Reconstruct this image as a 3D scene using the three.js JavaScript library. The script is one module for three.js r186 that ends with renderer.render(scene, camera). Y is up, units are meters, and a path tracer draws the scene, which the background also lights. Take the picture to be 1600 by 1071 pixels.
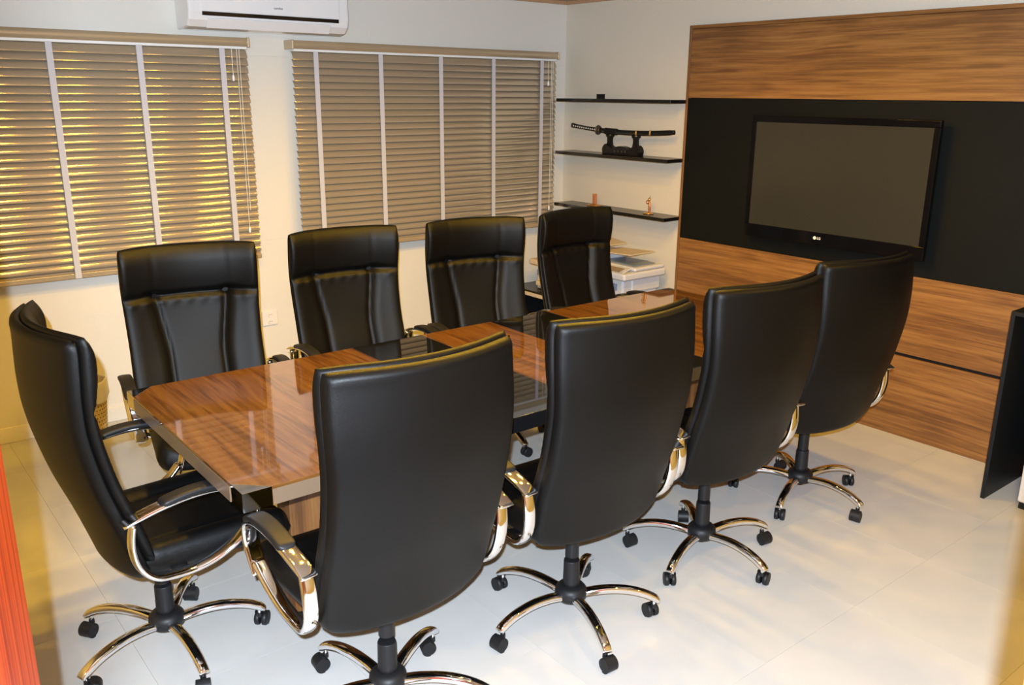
import * as THREE from 'three';
import { RoundedBoxGeometry } from 'three/addons/geometries/RoundedBoxGeometry.js';
import { mergeGeometries, mergeVertices } from 'three/addons/utils/BufferGeometryUtils.js';
import { FontLoader } from 'three/addons/loaders/FontLoader.js';
import { TextGeometry } from 'three/addons/geometries/TextGeometry.js';

// ---------------------------------------------------------------- camera, lights, exposure
const scene = new THREE.Scene();
scene.background = new THREE.Color(0x000000);          // night outside the blinds
const CAM = new THREE.Vector3(-4.4297, 1.7872, 4.9606);
const camera = new THREE.PerspectiveCamera(43.05, 1600 / 1071, 0.02, 60);
{
  const yaw = 0.676134, pitch = -0.279358, roll = 0.008282;
  const f = new THREE.Vector3(Math.sin(yaw) * Math.cos(pitch), Math.sin(pitch), -Math.cos(yaw) * Math.cos(pitch));
  const r = new THREE.Vector3(Math.cos(yaw), 0, Math.sin(yaw));
  const u = new THREE.Vector3().crossVectors(r, f);
  const c = Math.cos(roll), s = Math.sin(roll);
  const R = r.clone().multiplyScalar(c).addScaledVector(u, s);
  const U = u.clone().multiplyScalar(c).addScaledVector(r, -s);
  camera.position.copy(CAM);
  camera.quaternion.setFromRotationMatrix(new THREE.Matrix4().makeBasis(R, U, f.clone().negate()));
}
scene.add(camera);
const renderer = new THREE.WebGLRenderer({ antialias: true });
renderer.toneMapping = THREE.LinearToneMapping;
renderer.toneMappingExposure = 1.0;
renderer.shadowMap.enabled = true;
renderer.shadowMap.type = THREE.PCFSoftShadowMap;

const CEIL = 2.424;
const FLASH = 80, LAMP = 3.3;                            // candela
const LAMP_COLOR = new THREE.Color().setRGB(1.0, 0.56, 0.035);
// the photographer's flash, mounted just behind and above the lens
const flash = new THREE.SpotLight(new THREE.Color().setRGB(0.74, 0.865, 1.0), FLASH, 0, 1.05, 0.35, 2);
flash.position.set(-4.481, 1.89, 5.009);
flash.target.position.set(-4.481 + 0.62 * 4, 1.89 - 0.30 * 4, 5.009 - 0.74 * 4);
flash.castShadow = true; flash.shadow.radius = 0.55; flash.shadow.mapSize.set(2048, 2048);
flash.name = 'flash_light'; flash.target.name = 'flash_target';
scene.add(flash); scene.add(flash.target);
const LAMP_SPOTS = [];                                  // two rows over the table, a pair behind the near chairs
for (const z of [1.98, 2.42]) for (const x of [-3.37, -2.87, -2.34, -1.77, -1.27]) LAMP_SPOTS.push([x, z]);
LAMP_SPOTS.push([-2.6, 3.95], [-1.25, 3.95]);

// ---------------------------------------------------------------- helpers
let seed = 7;
const rnd = () => { seed = (seed * 1664525 + 1013904223) % 4294967296; return seed / 4294967296; };
const counts = {};
function numbered(n) { const k = counts[n] = (counts[n] ?? -1) + 1; return k ? `${n}_${String(k).padStart(3, '0')}` : n; }
function shade(m) { m.castShadow = true; m.receiveShadow = true; return m; }
function mesh(name, geo, mat, parent) {
  const g = Array.isArray(geo) ? (geo.length > 1 ? mergeGeometries(geo.map(plain)) : geo[0]) : geo;
  const m = shade(new THREE.Mesh(g, mat)); m.name = parent === scene ? numbered(name) : name; parent.add(m); return m;
}
function plain(g) {                                      // non-indexed, position + normal + uv only
  const h = g.index ? g.toNonIndexed() : g;
  for (const k of Object.keys(h.attributes)) if (!['position', 'normal', 'uv'].includes(k)) h.deleteAttribute(k);
  return h;
}
function thing(name, label, category, [x, y, z] = [0, 0, 0], turn = 0, group) {
  const o = new THREE.Group(); o.name = numbered(name); scene.add(o);
  o.position.set(x, y, z); o.rotation.y = turn; o.userData = { label, category };
  if (group) o.userData.group = group;
  return o;
}
function struct(name) { const o = new THREE.Group(); o.name = name; o.userData = { kind: 'structure' }; scene.add(o); return o; }
function uvBox(geo, grain = 'x') {                       // uv in metres, u along the grain
  const p = geo.attributes.position, n = geo.attributes.normal, uv = new Float32Array(p.count * 2);
  const ax = { x: 0, y: 1, z: 2 }[grain];
  for (let i = 0; i < p.count; i++) {
    const P = [p.getX(i), p.getY(i), p.getZ(i)], N = [Math.abs(n.getX(i)), Math.abs(n.getY(i)), Math.abs(n.getZ(i))];
    const d = N.indexOf(Math.max(...N)); let o = [0, 1, 2].filter(k => k !== d);
    if (o[1] === ax) o = [o[1], o[0]];
    uv[2 * i] = P[o[0]]; uv[2 * i + 1] = P[o[1]] + d * 0.37;
  }
  geo.setAttribute('uv', new THREE.BufferAttribute(uv, 2)); return geo;
}
function box(w, h, d, x, y, z, r = 0.002, grain = 'x', seg = 1) {   // centre, rounded edges
  const g = new RoundedBoxGeometry(w, h, d, seg, Math.min(r, w / 2.01, h / 2.01, d / 2.01)); g.translate(x, y, z); return uvBox(plain(g), grain);
}
function bb(x0, x1, y0, y1, z0, z1, r = 0.002, grain = 'x') { return box(x1 - x0, y1 - y0, z1 - z0, (x0 + x1) / 2, (y0 + y1) / 2, (z0 + z1) / 2, r, grain); }
function cyl(r0, r1, h, x, y, z, seg = 24) { const g = new THREE.CylinderGeometry(r1, r0, h, seg); g.translate(x, y + h / 2, z); return plain(g); }
function lathe(pts, seg = 28) { return plain(new THREE.LatheGeometry(pts.map(p => new THREE.Vector2(p[0], p[1])), seg)); }
// sweep an elliptical or superelliptical section along a 3-D path; side = direction of the section's width
function sweep(path, side, w, t, { n = 48, k = 16, pow = 2.6, taper = null } = {}) {
  const c = new THREE.CatmullRomCurve3(path.map(p => new THREE.Vector3(...p)), false, 'centripetal');
  const P = c.getSpacedPoints(n), S = new THREE.Vector3(...side).normalize(), pos = [], idx = [];
  for (let i = 0; i <= n; i++) {
    const T = c.getTangentAt(i / n), s = S.clone().addScaledVector(T, -S.dot(T)).normalize(), N = new THREE.Vector3().crossVectors(T, s);
    const m = taper ? taper(i / n) : [1, 1];
    for (let j = 0; j < k; j++) {
      const a = j / k * 2 * Math.PI, ca = Math.cos(a), sa = Math.sin(a);
      const x = Math.sign(ca) * Math.abs(ca) ** (2 / pow) * w / 2 * m[0], y = Math.sign(sa) * Math.abs(sa) ** (2 / pow) * t / 2 * m[1];
      pos.push(P[i].x + s.x * x + N.x * y, P[i].y + s.y * x + N.y * y, P[i].z + s.z * x + N.z * y);
    }
  }
  for (let i = 0; i < n; i++) for (let j = 0; j < k; j++) { const a = i * k + j, b = i * k + (j + 1) % k; idx.push(a, b, a + k, b, b + k, a + k); }
  for (const [i, f] of [[0, 1], [n, 0]]) {
    const ci = pos.length / 3; pos.push(P[i].x, P[i].y, P[i].z);
    for (let j = 0; j < k; j++) { const a = i * k + j, b = i * k + (j + 1) % k; f ? idx.push(ci, b, a) : idx.push(ci, a, b); }
  }
  const g = new THREE.BufferGeometry(); g.setAttribute('position', new THREE.Float32BufferAttribute(pos, 3)); g.setIndex(idx); g.computeVertexNormals();
  g.setAttribute('uv', new THREE.BufferAttribute(new Float32Array(pos.length / 3 * 2), 2));
  return plain(g);
}
// a closed pillow: front(s,t) and back(s,t) are points that meet along the border
function pillow(front, back, nu, nv) {
  const pos = [], uv = [], idx = [];
  for (const [f, flip] of [[front, 0], [back, 1]]) {
    const o = pos.length / 3;
    for (let j = 0; j <= nv; j++) for (let i = 0; i <= nu; i++) {
      // denser near the border
      const s = Math.sin((i / nu - 0.5) * Math.PI) * 0.55 + (i / nu * 2 - 1) * 0.45, tt = Math.sin((j / nv - 0.5) * Math.PI) * 0.4 + (j / nv * 2 - 1) * 0.6;
      const p = f(s, (tt + 1) / 2); pos.push(...p); uv.push(p[0] * 1, p[1] + p[2]);
    }
    for (let j = 0; j < nv; j++) for (let i = 0; i < nu; i++) { const a = o + j * (nu + 1) + i, b = a + 1, c = a + nu + 1, d = c + 1; flip ? idx.push(a, c, b, b, c, d) : idx.push(a, b, c, b, d, c); }
  }
  let g = new THREE.BufferGeometry(); g.setAttribute('position', new THREE.Float32BufferAttribute(pos, 3)); g.setAttribute('uv', new THREE.Float32BufferAttribute(uv, 2)); g.setIndex(idx);
  g.computeVertexNormals(); return g;
}
const lerpTab = (tab, x) => {                            // smooth interpolation through a table
  let i = 0; while (i < tab.length - 2 && x > tab[i + 1][0]) i++;
  const [x1, y1] = tab[i], [x2, y2] = tab[i + 1], h = x2 - x1, k = Math.min(1, Math.max(0, (x - x1) / h));
  const m1 = i ? (y2 - tab[i - 1][1]) / (x2 - tab[i - 1][0]) : (y2 - y1) / h, m2 = i < tab.length - 2 ? (tab[i + 2][1] - y1) / (tab[i + 2][0] - x1) : (y2 - y1) / h;
  const k2 = k * k, k3 = k2 * k;
  return (2 * k3 - 3 * k2 + 1) * y1 + (k3 - 2 * k2 + k) * h * m1 + (-2 * k3 + 3 * k2) * y2 + (k3 - k2) * h * m2;
};
const gauss = (x, w) => Math.exp(-(x * x) / (w * w));
const sstep = (a, b, x) => { const k = Math.min(1, Math.max(0, (x - a) / (b - a))); return k * k * (3 - 2 * k); };

// ---------------------------------------------------------------- textures
function lattice(px, py, s0) { let s = s0; const a = new Float32Array(px * py); for (let i = 0; i < a.length; i++) { s = (s * 1664525 + 1013904223) >>> 0; a[i] = s / 4294967296; } return (u, v) => { // periodic value noise, u,v in [0,1)
  const x = u * px, y = v * py, x0 = Math.floor(x), y0 = Math.floor(y), fx = x - x0, fy = y - y0, sx = fx * fx * (3 - 2 * fx), sy = fy * fy * (3 - 2 * fy);
  const g = (i, j) => a[((j % py) + py) % py * px + ((i % px) + px) % px];
  return (g(x0, y0) * (1 - sx) + g(x0 + 1, y0) * sx) * (1 - sy) + (g(x0, y0 + 1) * (1 - sx) + g(x0 + 1, y0 + 1) * sx) * sy; }; }
function dataTex(w, h, fn, srgb, rx = 1, ry = 1) {
  const d = new Uint8Array(w * h * 4);
  for (let j = 0; j < h; j++) for (let i = 0; i < w; i++) { const c = fn((i + 0.5) / w, (j + 0.5) / h); const o = (j * w + i) * 4; for (let k = 0; k < 3; k++) d[o + k] = Math.max(0, Math.min(255, Math.round(c[k] * 255))); d[o + 3] = 255; }
  const t = new THREE.DataTexture(d, w, h); t.wrapS = t.wrapT = THREE.RepeatWrapping; t.magFilter = THREE.LinearFilter; t.minFilter = THREE.LinearMipmapLinearFilter; t.generateMipmaps = true;
  if (srgb) t.colorSpace = THREE.SRGBColorSpace; t.repeat.set(rx, ry); t.needsUpdate = true; return t;
}
function woodTex(s, dark, mid, light, rx, ry) {
  const a = lattice(3, 18, s), b = lattice(5, 64, s + 1), c = lattice(9, 210, s + 2), d = lattice(40, 500, s + 3), w = lattice(4, 4, s + 4), k = lattice(6, 70, s + 5);
  return dataTex(1024, 1024, (u, v) => {
    const wv = v + (w(u, v) - 0.5) * 0.03;
    let x = 0.25 * a(u, wv) + 0.31 * b(u, wv) + 0.30 * c(u, wv) + 0.14 * d(u, v);
    x = (x - 0.5) * 1.75 + 0.5; const st = Math.max(0, k(u, wv) - 0.66) * 1.5; x -= st;
    x = Math.max(0, Math.min(1, x));
    return [0, 1, 2].map(i => x < 0.5 ? dark[i] + (mid[i] - dark[i]) * x * 2 : mid[i] + (light[i] - mid[i]) * (x - 0.5) * 2);
  }, true, rx, ry);
}
const noiseBump = (() => { const a = lattice(64, 64, 91), b = lattice(160, 160, 92); return dataTex(512, 512, (u, v) => { const x = 0.5 * a(u, v) + 0.5 * b(u, v); return [x, x, x]; }, false, 14, 14); })();
const plasterBump = (() => { const a = lattice(20, 20, 31), b = lattice(90, 90, 32); return dataTex(512, 512, (u, v) => { const x = 0.6 * a(u, v) + 0.4 * b(u, v); return [x, x, x]; }, false, 1, 1); })();
const walnut = woodTex(11, [0.385, 0.245, 0.115], [0.50, 0.335, 0.165], [0.575, 0.405, 0.215], 1 / 1.5, 1 / 1.0);
const tableWood = woodTex(23, [0.30, 0.185, 0.08], [0.405, 0.265, 0.125], [0.46, 0.32, 0.165], 1 / 1.1, 1 / 0.9);
const doorWood = woodTex(37, [0.66, 0.26, 0.08], [0.82, 0.36, 0.12], [0.90, 0.46, 0.18], 1 / 2.0, 1 / 0.6);
const tileTones = lattice(4, 4, 55), tileTones2 = lattice(30, 30, 56);
const tileTex = dataTex(256, 256, (u, v) => { const x = 0.775 + 0.03 * (tileTones(u, v) - 0.5) + 0.015 * (tileTones2(u, v) - 0.5); return [x, x * 0.992, x * 0.975]; }, true, 0.5, 0.5);

// ---------------------------------------------------------------- materials
const std = (o) => new THREE.MeshStandardMaterial(o), phys = (o) => new THREE.MeshPhysicalMaterial(o);
const lin = (r, g, b) => new THREE.Color().setRGB(r, g, b);
const M = {
  wall: std({ color: lin(0.66, 0.63, 0.57), roughness: 0.55, bumpMap: plasterBump, bumpScale: 0.0006 }),
  wallTan: std({ color: lin(0.60, 0.545, 0.455), roughness: 0.5, bumpMap: plasterBump, bumpScale: 0.0006 }),
  ceiling: std({ color: lin(0.42, 0.34, 0.26), roughness: 0.9 }),
  tile: phys({ map: tileTex, roughness: 0.16, ior: 1.5 }),
  grout: std({ color: lin(0.36, 0.34, 0.31), roughness: 0.9 }),
  skirting: std({ color: lin(0.72, 0.68, 0.60), roughness: 0.3 }),
  crown: std({ color: lin(0.42, 0.24, 0.13), roughness: 0.5 }),
  panelWood: phys({ map: walnut, roughness: 0.48 }),
  tableWood: phys({ map: tableWood, roughness: 0.06, ior: 1.6, clearcoat: 1, clearcoatRoughness: 0.03 }),
  slabWood: phys({ map: tableWood, color: lin(1.25, 1.2, 1.2), roughness: 0.5 }),
  blackGlass: phys({ color: lin(0.006, 0.006, 0.007), roughness: 0.04, clearcoat: 1, clearcoatRoughness: 0.02 }),
  blackPanel: phys({ color: lin(0.004, 0.0046, 0.0042), roughness: 0.6, specularIntensity: 0.28, bumpMap: noiseBump, bumpScale: 0.0003 }),
  blackLam: phys({ color: lin(0.007, 0.008, 0.009), roughness: 0.45, specularIntensity: 0.6 }),
  shelf: phys({ color: lin(0.006, 0.0055, 0.005), roughness: 0.25, specularIntensity: 0.7 }),
  leather: phys({ color: lin(0.002, 0.002, 0.0021), roughness: 0.43, specularIntensity: 0.42, bumpMap: noiseBump, bumpScale: 0.0003 }),
  chrome: std({ color: lin(0.86, 0.86, 0.87), metalness: 1, roughness: 0.06 }),
  steel: std({ color: lin(0.62, 0.62, 0.63), metalness: 1, roughness: 0.22 }),
  plastic: phys({ color: lin(0.008, 0.008, 0.009), roughness: 0.5, specularIntensity: 0.7 }),
  slat: phys({ color: lin(0.50, 0.42, 0.31), metalness: 0.55, roughness: 0.10 }),
  valance: phys({ color: lin(0.48, 0.38, 0.25), metalness: 0.4, roughness: 0.25 }),
  tape: std({ color: lin(0.50, 0.49, 0.53), roughness: 0.85 }),
  headRail: std({ color: lin(0.72, 0.73, 0.74), roughness: 0.4 }),
  cord: std({ color: lin(0.7, 0.68, 0.62), roughness: 0.8 }),
  tassel: phys({ color: lin(0.8, 0.8, 0.8), roughness: 0.15 }),
  acWhite: phys({ color: lin(0.76, 0.75, 0.75), roughness: 0.14, clearcoat: 0.6, clearcoatRoughness: 0.05 }),
  acBlack: phys({ color: lin(0.008, 0.006, 0.006), roughness: 0.12 }),
  ink: std({ color: lin(0.05, 0.05, 0.08), roughness: 0.5 }),
  tvBezel: phys({ color: lin(0.003, 0.003, 0.004), roughness: 0.1, specularIntensity: 0.35 }),
  screen: phys({ color: lin(0.026, 0.025, 0.020), roughness: 0.25, ior: 1.45 }),
  logo: std({ color: lin(0.75, 0.72, 0.68), roughness: 0.4 }),
  edge: phys({ color: lin(0.165, 0.112, 0.072), roughness: 0.3 }),
  beamWood: phys({ map: tableWood, color: lin(1.5, 1.75, 2.4), roughness: 0.5 }),
  white: phys({ color: lin(0.72, 0.71, 0.70), roughness: 0.35 }),
  printer: phys({ color: lin(0.62, 0.61, 0.62), roughness: 0.4 }),
  printerBlue: phys({ color: lin(0.16, 0.22, 0.33), roughness: 0.35 }),
  printerGrey: phys({ color: lin(0.30, 0.22, 0.15), roughness: 0.6 }),
  beige: phys({ color: lin(0.58, 0.47, 0.34), roughness: 0.5 }),
  dark: phys({ color: lin(0.006, 0.0055, 0.0055), roughness: 0.7, specularIntensity: 0.4 }),
  binPlastic: phys({ color: lin(0.55, 0.40, 0.16), roughness: 0.5 }),
  bag: phys({ color: lin(0.72, 0.70, 0.68), roughness: 0.45, transmission: 0.25, thickness: 0 }),
  copper: phys({ color: lin(0.62, 0.26, 0.11), metalness: 0.75, roughness: 0.35 }),
  brass: phys({ color: lin(0.70, 0.42, 0.14), metalness: 0.85, roughness: 0.3 }),
  lacquer: phys({ color: lin(0.004, 0.004, 0.005), roughness: 0.3, specularIntensity: 0.4 }),
  ironDark: phys({ color: lin(0.10, 0.095, 0.09), metalness: 0.8, roughness: 0.45 }),
  rayskin: std({ color: lin(0.62, 0.58, 0.52), roughness: 0.7 }),
  doorWood: phys({ map: doorWood, roughness: 0.45, specularIntensity: 0.35 }),
  glass: phys({ color: lin(1, 1, 1), transmission: 1, thickness: 0, roughness: 0.0, ior: 1.5 }),
  alu: std({ color: lin(0.55, 0.55, 0.56), metalness: 0.9, roughness: 0.35 }),
  socket: phys({ color: lin(0.72, 0.68, 0.64), roughness: 0.35 }),
  glow: std({ color: lin(0.8, 0.7, 0.5), emissive: LAMP_COLOR, emissiveIntensity: 9 }),
};

// ---------------------------------------------------------------- the room
const XL = -4.62, XR = 0.03, ZB = 0, ZF = 4.765;
{
  const f = struct('floor');
  mesh('floor_bed', bb(XL - 0.1, XR + 0.15, -0.12, -0.008, ZB - 0.15, 6.9, 0.001), M.grout, f);
  // 0.53 m polished tiles laid square to the walls
  const xs = [], zs = []; for (let x = -2.2445 - 0.531 * 6; x < 0.6; x += 0.531) xs.push(x); for (let z = -0.083 - 0.523; z < 6.9; z += 0.523) zs.push(z);
  const g0 = {};
  for (const x of xs) for (const z of zs) {
    const x0 = Math.max(x + 0.0004, XL - 0.05), x1 = Math.min(x + 0.531 - 0.0004, XR), z0 = Math.max(z + 0.0004, ZB), z1 = Math.min(z + 0.523 - 0.0004, 6.85);
    if (x1 - x0 < 0.01 || z1 - z0 < 0.01) continue;
    const key = [(x1 - x0).toFixed(3), (z1 - z0).toFixed(3)].join();
    const g = g0[key] ??= uvBox(plain(new THREE.BoxGeometry(x1 - x0, 0.01, z1 - z0).translate(0, -0.005, 0)));
    const m = mesh('floor_tile', g, M.tile, f); m.position.set((x0 + x1) / 2, (rnd() - 0.5) * 0.0003, (z0 + z1) / 2);
  }
}
{ const c = struct('ceiling'); mesh('ceiling_slab', bb(XL - 0.1, XR + 0.15, CEIL, CEIL + 0.1, ZB - 0.15, 7.0, 0.001), M.ceiling, c); }
const WIN = [[-4.2, -2.52], [-2.05, -0.25]], WY0 = 0.93, WY1 = 1.98;
{
  const w = struct('wall_back');
  const t0 = -0.15, t1 = 0;
  const pcs = [bb(XL - 0.1, XR + 0.15, 0, WY0, t0, t1, 0.001), bb(XL - 0.1, XR + 0.15, WY1, CEIL, t0, t1, 0.001)];
  let x = XL - 0.1; for (const [a, b] of WIN) { pcs.push(bb(x, a, WY0, WY1, t0, t1, 0.0005)); x = b; } pcs.push(bb(x, XR + 0.15, WY0, WY1, t0, t1, 0.0005));
  mesh('wall_face', pcs, M.wall, w);
  const b = struct('baseboard_back'); mesh('skirting_tile', bb(XL, XR, 0, 0.085, 0, 0.012, 0.003), M.skirting, b);
  WIN.forEach(([a, c], i) => {
    const o = struct(`window_${i + 1}`), fr = 0.045, z0 = -0.10, z1 = -0.05;
    mesh('window_frame', [bb(a, c, WY0, WY0 + fr, z0, z1), bb(a, c, WY1 - fr, WY1, z0, z1), bb(a, a + fr, WY0, WY1, z0, z1), bb(c - fr, c, WY0, WY1, z0, z1), bb((a + c) / 2 - fr / 2, (a + c) / 2 + fr / 2, WY0, WY1, z0, z1)], M.alu, o);
    for (const [p, q] of [[a + fr, (a + c) / 2 - fr / 2], [(a + c) / 2 + fr / 2, c - fr]]) mesh('pane', bb(p, q, WY0 + fr, WY1 - fr, -0.078, -0.072, 0.0005), M.glass, o);
  });
}
{ const w = struct('wall_right'); mesh('wall_face', bb(XR, XR + 0.12, 0, CEIL, 0, 7.0, 0.001), M.wallTan, w); }
{ const w = struct('wall_left'); mesh('wall_face', bb(XL - 0.1, XL, 0, CEIL, 0, 7.0, 0.001), M.wall, w); }
const DOORX0 = -4.50, DOORX1 = -3.695, DOORH = 2.1;
{
  const w = struct('wall_front');
  mesh('wall_face', [bb(XL, DOORX0, 0, CEIL, ZF, ZF + 0.14, 0.001), bb(DOORX1, XR, 0, CEIL, ZF, ZF + 0.14, 0.001), bb(DOORX0, DOORX1, DOORH, CEIL, ZF, ZF + 0.14, 0.001)], M.wall, w);
  const h = struct('wall_hall'); mesh('wall_face', bb(XL - 0.1, XR + 0.15, 0, CEIL, 6.9, 7.0, 0.001), M.wall, h);
  const t = struct('trim_1');
  mesh('door_jamb', [bb(DOORX0, DOORX0 + 0.035, 0, DOORH, ZF - 0.005, ZF + 0.145, 0.003, 'y'), bb(DOORX1 - 0.045, DOORX1, 0, DOORH, ZF - 0.005, ZF + 0.145, 0.003, 'y'), bb(DOORX0, DOORX1, DOORH - 0.035, DOORH, ZF - 0.005, ZF + 0.145, 0.003)], M.doorWood, t);
  mesh('door_casing', [bb(DOORX1 - 0.03, DOORX1 + 0.04, 0, DOORH + 0.04, ZF - 0.015, ZF - 0.0005, 0.003, 'y'), bb(XL + 0.002, DOORX0 + 0.01, 0, DOORH + 0.04, ZF - 0.015, ZF - 0.0005, 0.003, 'y'), bb(DOORX0 + 0.01, DOORX1 - 0.03, DOORH - 0.02, DOORH + 0.04, ZF - 0.015, ZF - 0.0005, 0.003)], M.doorWood, t);
  // the open door leaf, its free edge just inside the frame at the left
  const d = struct('door_1');
  const E = new THREE.Vector2(-4.313, 3.917), H = new THREE.Vector2(-4.463, 4.745);
  const L = E.distanceTo(H); d.position.set(E.x, 0, E.y); d.rotation.y = -Math.atan2(H.y - E.y, H.x - E.x);
  mesh('door_leaf', box(L, 2.05, 0.035, L / 2, 1.04, 0.0175, 0.003, 'y'), M.doorWood, d);
  const hd = mesh('door_handle', [cyl(0.024, 0.024, 0.008, 0, 0, 0).rotateX(Math.PI / 2).translate(0.07, 1.0, 0.035), sweep([[0.07, 1.0, 0.04], [0.07, 1.0, 0.075], [0.09, 1.0, 0.085], [0.19, 1.0, 0.085]], [0, 1, 0], 0.018, 0.014, { n: 20, k: 10 })], M.steel, d);
}
{ // thin timber cornice where walls meet ceiling
  const t = struct('trim_2');
  mesh('crown_strip', bb(XL, XR, CEIL - 0.025, CEIL, 0, 0.02, 0.003), M.crown, t);
  mesh('crown_strip', bb(XR - 0.02, XR, CEIL - 0.025, CEIL, 0.02, ZF, 0.003, 'z'), M.crown, t);
}

// ---------------------------------------------------------------- ceiling lamps
LAMP_SPOTS.forEach(([x, z], i) => {
  const t = thing('ceiling_light', `${['first', 'second', 'third', 'fourth', 'fifth'][i % 5]} round ceiling downlight from the left, ${i < 5 ? 'in the row nearer the blinds' : i < 10 ? 'in the second row from the blinds' : 'in the pair behind the near chairs'}`, 'lamp', [x, CEIL, z], 0, 'recessed ceiling downlights');
  mesh('trim_ring', lathe([[0.045, -0.001], [0.052, -0.008], [0.066, -0.006], [0.07, 0], [0.045, 0]], 32), M.white, t);
  mesh('lens', cyl(0.045, 0.045, 0.003, 0, -0.004, 0), M.glow, t);
  const l = new THREE.SpotLight(LAMP_COLOR, i < 10 ? LAMP : LAMP * 0.85, 0, 1.5, 0.5, 2); l.position.set(0, -0.02, 0); l.target.position.set(0, -2, 0); l.name = 'lamp_light'; l.target.name = 'lamp_target';
  l.castShadow = true; l.shadow.radius = 2; t.add(l); t.add(l.target);
});

// ---------------------------------------------------------------- venetian blinds
function blind(label, x0, x1, tapes, cordX, wandLen) {
  const t = thing('venetian_blind', label, 'blind', [0, 0, 0], 0);
  const n = 29, yTop = 1.985, pitch = 0.0398, W = 0.05, tilt = 1.07;
  // one curved slat, lower edge towards the room
  const pos = [], idx = [], K = 10, th = 0.0012;
  for (const [side, xx] of [[0, x0 + 0.004], [1, x1 - 0.004]]) for (const o of [1, -1]) for (let k = 0; k <= K; k++) {
    const q = (k / K - 0.5) * W, bulge = 0.0055 * (1 - (2 * k / K - 1) ** 2);
    const a = q, b = bulge + o * th / 2;                  // along the width, across it
    pos.push(xx, -a * Math.sin(tilt) + b * Math.cos(tilt), a * Math.cos(tilt) + b * Math.sin(tilt));
  }
  const R = K + 1;
  for (let k = 0; k < K; k++) { const a = k, b = k + 2 * R; idx.push(a, a + 1, b, a + 1, b + 1, b); const c = k + R, d = k + 3 * R; idx.push(c, d, c + 1, c + 1, d, d + 1); }
  for (const k of [0, K]) { const a = k, b = k + R, c = k + 2 * R, d = k + 3 * R; k ? idx.push(a, b, c, b, d, c) : idx.push(a, c, b, b, c, d); }
  for (const s of [0, 2 * R]) for (let k = 0; k < K; k++) { const a = s + k, b = s + k + R; s ? idx.push(a, b, a + 1, a + 1, b, b + 1) : idx.push(a, a + 1, b, a + 1, b + 1, b); }
  const g = new THREE.BufferGeometry(); g.setAttribute('position', new THREE.Float32BufferAttribute(pos, 3)); g.setIndex(idx); g.computeVertexNormals();
  g.setAttribute('uv', new THREE.BufferAttribute(new Float32Array(pos.length / 3 * 2), 2));
  for (let i = 0; i < n; i++) { const m = mesh('slat', g, M.slat, t); m.position.set((rnd() - 0.5) * 0.002, yTop - i * pitch, 0.08 + (rnd() - 0.5) * 0.0006); m.rotation.x = (rnd() - 0.5) * 0.03; }
  mesh('bottom_rail', bb(x0 + 0.004, x1 - 0.004, 0.843, 0.872, 0.066, 0.098, 0.006), M.valance, t);
  mesh('head_rail', bb(x0 + 0.006, x1 - 0.006, 2.009, 2.055, 0.045, 0.099, 0.002), M.headRail, t);
  // valance: gently bowed strip with end caps
  const vp = []; for (let k = 0; k <= 8; k++) { const a = k / 8; vp.push([0.104 + 0.010 * Math.sin(a * Math.PI), 2.022 + a * 0.047]); }
  const sh = new THREE.Shape(); sh.moveTo(0.100, 2.022); vp.forEach(([z, y]) => sh.lineTo(z, y)); sh.lineTo(0.100, 2.069); sh.closePath();
  const vg = new THREE.ExtrudeGeometry(sh, { depth: x1 - x0, bevelEnabled: false, steps: 1 }); vg.rotateY(-Math.PI / 2); vg.translate(x1, 0, 0); uvBox(plain(vg));
  const v = mesh('valance', plain(vg), M.valance, t);
  for (const x of [x0, x1]) mesh('end_cap', bb(x - 0.006, x + 0.006, 2.020, 2.071, 0.0, 0.116, 0.003), M.valance, v);
  for (const x of tapes) mesh('ladder_tape', box(0.030, 2.012 - 0.846, 0.0012, x, (2.012 + 0.846) / 2, 0.1035, 0.0005), M.tape, t);
  const c = mesh('pull_cord', [cyl(0.0018, 0.0018, wandLen[0], cordX, 2.01 - wandLen[0], 0.106, 8), cyl(0.0016, 0.0016, wandLen[1], cordX + 0.028, 2.01 - wandLen[1], 0.106, 8), cyl(0.0016, 0.0016, wandLen[1] - 0.1, cordX + 0.042, 2.11 - wandLen[1], 0.106, 8)], M.cord, t);
  const tg = lathe([[0, 0], [0.006, 0.002], [0.007, 0.02], [0.0045, 0.032], [0, 0.034]], 12);
  mesh('tassel', tg, M.tassel, c).position.set(cordX, 2.01 - wandLen[0] - 0.03, 0.106); mesh('tassel', tg, M.tassel, c).position.set(cordX + 0.028, 2.01 - wandLen[1] - 0.03, 0.106);
  return t;
}
blind('wide beige aluminium venetian blind on the left window, streaked with lamp glints', -4.32, -2.414, [-4.26, -3.84, -3.417, -2.996, -2.564], -2.512, [0.14, 0.98]);
blind('beige aluminium venetian blind on the right window, beside the black wall shelves', -2.152, -0.135, [-2.010, -1.578, -1.136, -0.709, -0.282], -0.225, [0.14, 1.02]);

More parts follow.
